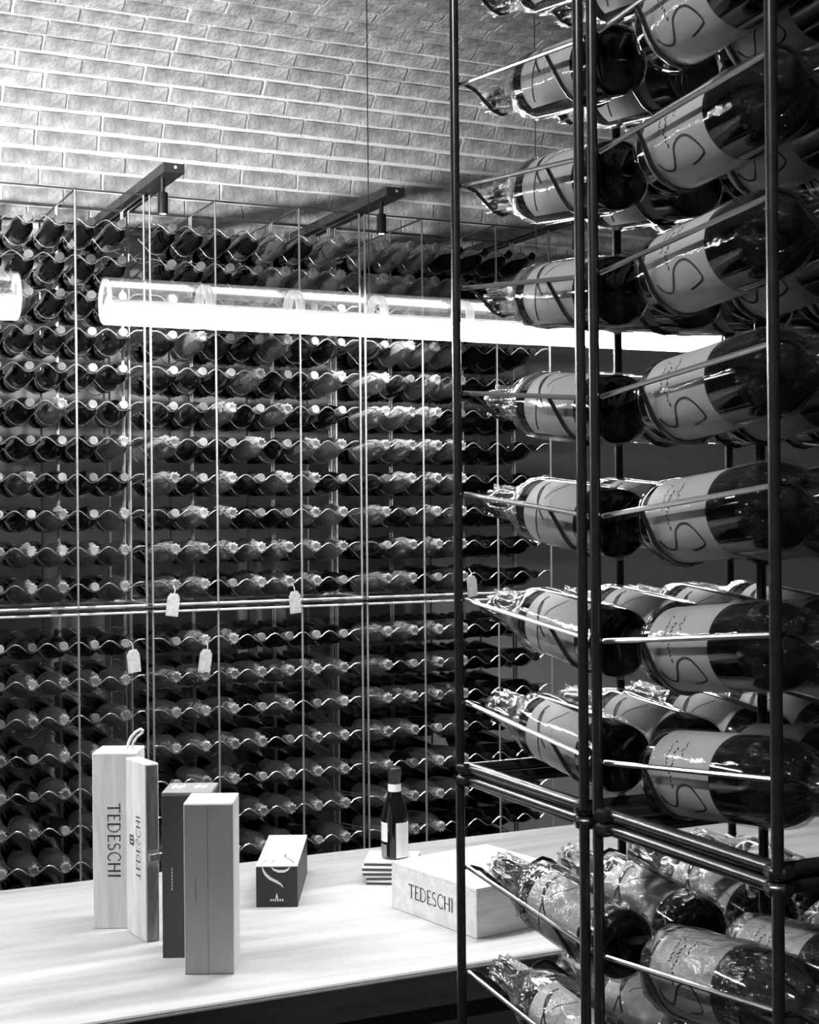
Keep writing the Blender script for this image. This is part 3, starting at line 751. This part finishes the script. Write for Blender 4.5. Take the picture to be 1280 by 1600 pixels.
# =================================================================== FOREGROUND RACK
XF = 0.845; YO_L, YI_L, YI_R, YO_R = 1.642, 1.351, 1.324, 1.033
FW_ = 0.42; FPX_ = [0.0, 0.24, FW_]; PF = 0.1025; XF1 = 0.067; NC = 4
ZI_UP = [0.768, 0.637, 0.509, 0.381, 0.2525, 0.121, -0.006, -0.139, -0.268]
ZI_LO = [-0.475, -0.607, -0.739]
ZFR = EYE - 0.3215; ZFR2 = EYE - 0.3365
RL, RR = 0.039, 0.0435
def fg_rack(left, upper):
    yo, yi = (YO_L, YI_L) if left else (YO_R, YI_R)
    z0, z1 = (ZFR, EYE + 1.13) if upper else (0.0, ZFR2)
    root = empty('wine_rack', (XF, yo, z0)); D = yi - yo
    tag(root, 'dark steel bottle rack close by, %s unit of the %s stack' % ('upper' if upper else 'lower', 'far (left)' if left else 'near (right)'), 'wine rack', 'front bottle racks')
    pm = MB().tube([(0, 0, 0), (0, 0, z1 - z0)], 0.0057, 12).mesh('post', MT['steel_front'])
    for x in FPX_:
        for y in (0, D): link('post', pm, root, (x, y, 0))
    def frame(z, nm):
        m = MB(); c = 0.012; pts = []
        x0, x1 = -0.002, FW_ + 0.002; ya, yb = (-0.002 if D > 0 else 0.002), D
        for cx, cy, sx, sy in ((x0, ya, 1, 1), (x1, ya, -1, 1), (x1, yb, -1, -1), (x0, yb, 1, -1)):
            sgy = 1 if D > 0 else -1
            for t in range(5):
                an = math.pi / 2 * t / 4
                if sx * sy > 0: pts.append((cx + sx * c * (1 - math.cos(an) if False else 1 - math.sin(an)), cy + sy * sgy * c * (1 - math.cos(an)), z))
                else: pts.append((cx + sx * c * (1 - math.cos(an)), cy + sy * sgy * c * (1 - math.sin(an)), z))
        m.tube(pts, 0.0073, 14, closed=True)
        return m.build(nm, MT['steel_front'], root)
    frame(0.0 if upper else z1 - z0, 'frame')
    frame(z1 - z0 if upper else 0.02, 'frame')
    rl, nw, bw = make_shelf_meshes(0, D, FW_, NC, XF1, PF, RL if left else RR, 0.0026, 0.085 if left else 0.070, 0.032, -0.012, 8)
    ms = (rl.mesh('rail', MT['wire']), nw.mesh('shelf_wire', MT['wire_front']), bw.mesh('body_wire', MT['wire_front']))  # front rails get the brighter wire to stand in for light from the left
    for z in (ZI_UP if upper else ZI_LO[:2]):
        if not left and z > 0.6: continue
        SHW = FW_; sh = link('shelf_wire', ms[1], root, (0, 0, EYE + z - z0)); link('rail', ms[0], sh); link('rail', ms[0], sh, (SHW - 0.020, 0, 0)); link('body_wire', ms[2], sh)
    return root
for left in (True, False):
    for upper in (True, False): fg_rack(left, upper)

# bottle kinds of the front rack
def wrap_mesh(R, body, L, nr, seed, loose=False):
    rr = random.Random(seed); ph = [rr.uniform(0, 6.28) for _ in range(6)]
    body_m = MB(); neck = MB()
    def wob(r, z, a):
        k = (0.0009 if not loose else 0.0016)
        return k * (math.sin(7 * a + ph[0] + 40 * z) + 0.7 * math.sin(13 * a + ph[1] - 60 * z) + 0.5 * math.sin(90 * z + 3 * a + ph[2])) * 0.5 + k
    pr = [(R * 0.60, -0.0025), (R * 0.93, -0.0022), (R + 0.0012, 0.004)] + [(R + 0.0012, 0.010 + (body - 0.012) * i / 8) for i in range(9)]
    body_m.lathe(pr, 36, wob=wob)
    def wob2(r, z, a):
        f = min(1, max(0, (z - body) / 0.03))
        return f * (0.0030 * math.sin(11 * a + ph[3] + 12 * z) + 0.0018 * math.sin(19 * a + ph[4]) + 0.0010 * math.sin(31 * a + ph[5] + 50 * z))
    pr = [(R + 0.0016, body - 0.002), (R * 0.985 + 0.0012, body + 0.009), (R * 0.92 + 0.0012, body + 0.019), (R * 0.80 + 0.0012, body + 0.030), (R * 0.63 + 0.0015, body + 0.041), (nr + 0.0085, body + 0.052), (nr + 0.0055, body + 0.066), (nr + 0.0038, L - 0.012), (nr + 0.0045, L + 0.001), (nr + 0.001, L + 0.004), (0.002, L + 0.003)]
    neck.lathe(pr, 48, wob=wob2)
    return body_m, neck
KIND = {}
def kind(key, R, L, body, nr, lab0, lab1, half, seed):
    g = MB().lathe(prof_bottle(R, L, body, nr, 0.07, 0.055), 32).mesh('wine_bottle', MT['glass'], 60)
    lb = MB().lathe([(R + 0.0002, lab0), (R + 0.0005, lab0 + 0.0003), (R + 0.0005, lab1 - 0.0003), (R + 0.0002, lab1)], 36, -half, half).mesh('label', MT['label'], 60)
    pr = MB()
    def cyl(x, z): return Vector(((R + 0.0008) * math.cos(z), (R + 0.0008) * math.sin(z), x))   # x along the axis, z angle
    def stroke(pts, wd):
        n = len(pts); vs = []
        for i in range(n):
            a = pts[max(i - 1, 0)]; b = pts[min(i + 1, n - 1)]; dx, dz = b[0] - a[0], (b[1] - a[1]) * R; l = math.hypot(dx, dz) or 1
            ox, oz = -dz / l * wd / 2, dx / l * wd / 2 / R
            vs += [cyl(pts[i][0] + ox, pts[i][1] + oz), cyl(pts[i][0] - ox, pts[i][1] - oz)]
        pr.add(vs, [(2 * i, 2 * i + 1, 2 * i + 3, 2 * i + 2) for i in range(n - 1)])
    rr = random.Random(seed)
    if key.startswith('far'):
        # two brush arcs crossing, as on a vine-leaf monogram
        a = lab1 - 0.016; q = half
        stroke([(a - 0.012 * math.sin(t / 10 * math.pi) - 0.004 * t / 10, -q * 0.85 + q * 1.5 * t / 10) for t in range(11)], 0.0030)
        stroke([(a - 0.030 + 0.028 * math.sin(t / 10 * math.pi * 0.6), -q * 0.2 + q * 1.05 * t / 10) for t in range(11)], 0.0034)
        stroke([(a - 0.034 + 0.010 * math.cos(t / 10 * math.pi), q * 0.30 + q * 0.6 * t / 10) for t in range(11)], 0.0016)
        stroke([(a - 0.040, -q * 0.5 + q * 0.8 * t / 10) for t in range(11)], 0.0006)
    else:
        s = -1
        # lettering lines running round the bottle and a looping brush stroke
        for col, (ax, z0, z1, wd) in enumerate(((lab0 + 0.040, -0.55, 0.35, 0.0030), (lab0 + 0.052, -0.75, -0.25, 0.0022), (lab0 + 0.030, -0.75, -0.1, 0.0018))):
            z = z0
            while z < z1:
                l = rr.uniform(0.04, 0.09); stroke([(ax + rr.uniform(-.002, .002), z), (ax + rr.uniform(-.003, .003), z + l)], wd * rr.uniform(0.5, 1.0)); z += l + 0.035
        loop = [(lab0 + 0.016, 0.62), (lab0 + 0.022, 0.86), (lab0 + 0.032, 0.92), (lab0 + 0.042, 0.70), (lab0 + 0.050, 0.42), (lab0 + 0.062, 0.30), (lab0 + 0.074, 0.36), (lab0 + 0.083, 0.60), (lab0 + 0.084, 0.86), (lab0 + 0.070, 0.98), (lab0 + 0.058, 1.02)]
        fine = []
        for i in range(len(loop) - 1):
            p0, p1, p2, p3 = loop[max(i - 1, 0)], loop[i], loop[i + 1], loop[min(i + 2, len(loop) - 1)]
            for t in (0, 0.25, 0.5, 0.75):
                fine.append(tuple(0.5 * ((2 * p1[k]) + (-p0[k] + p2[k]) * t + (2 * p0[k] - 5 * p1[k] + 4 * p2[k] - p3[k]) * t * t + (-p0[k] + 3 * p1[k] - 3 * p2[k] + p3[k]) * t ** 3) for k in (0, 1)))
        stroke(fine + [loop[-1]], 0.0025)
    pm = pr.mesh('label_print', MT['ink'], 60)
    wb, wn = wrap_mesh(R, body, L, nr, seed); wl, wn2 = wrap_mesh(R, body, L, nr, seed + 5, True)
    KIND[key] = dict(g=g, lb=lb, pm=pm, wb=wb.mesh('cellophane', MT['film']), wn=wn.mesh('gathered_end', MT['film_neck' if key == 'far' else 'film_neck_near'], 80), wl=wl.mesh('cellophane', MT['film_loose']), wn2=wn2.mesh('gathered_end', MT['film_neck'], 80))
kind('far', RL, 0.285, 0.168, 0.0145, 0.040, 0.150, math.radians(70), 3)
kind('near', RR, 0.290, 0.170, 0.0150, 0.019, 0.121, math.radians(140), 11)
def fg_bottle(left, ri, c, z, lower):
    R = RL if left else RR; K = KIND['far' if left else 'near']; Lb = 0.285 if left else 0.290
    sg = 1 if left else -1; yb = 1.372 if left else 1.287; yi = YI_L if left else YI_R
    X = XF + XF1 + c * PF
    zb = EYE + z - 0.0115 + abs(yb - yi) * TILT
    rr = random.Random(ri * 17 + c * 5 + left)
    face = Vector((-1, 0, 0.12 if not lower else 0.35))
    a = rr.uniform(-0.12, 0.12); face = Matrix.Rotation(a, 3, 'Y') @ face
    Rm = orient((0, sg, TILT), face); T = Rm.to_4x4(); T.translation = Vector((X, yb + sg * rr.uniform(0, .004), zb))
    o = link('wine_bottle', K['g']); o.matrix_local = T
    l = link('label', K['lb'], o); link('label_print', K['pm'], l)
    w = link('cellophane', K['wl' if lower else 'wb'], o); link('gathered_end', K['wn2' if lower else 'wn'], w)
    col = ['outermost column', 'second column', 'third column', 'last column'][c]
    rows = ('%s row below the frame' % ORD[ri]) if lower else ('%s row above the frame' % ORD[ri])
    tag(o, 'cellophane-wrapped wine bottle, %s of the front rack, %s, %s' % ('far side' if left else 'near side', rows, col), 'bottle', 'wrapped bottles in the front rack')
for left in (True, False):
    for k, z in enumerate(ZI_UP):
        if z > 0.7 or (not left and z > 0.6): continue
        for c in range(NC): fg_bottle(left, len(ZI_UP) - 1 - k, c, z, False)
    for k, z in enumerate(ZI_LO[:2]):
        for c in range(NC): fg_bottle(left, k, c, z, True)
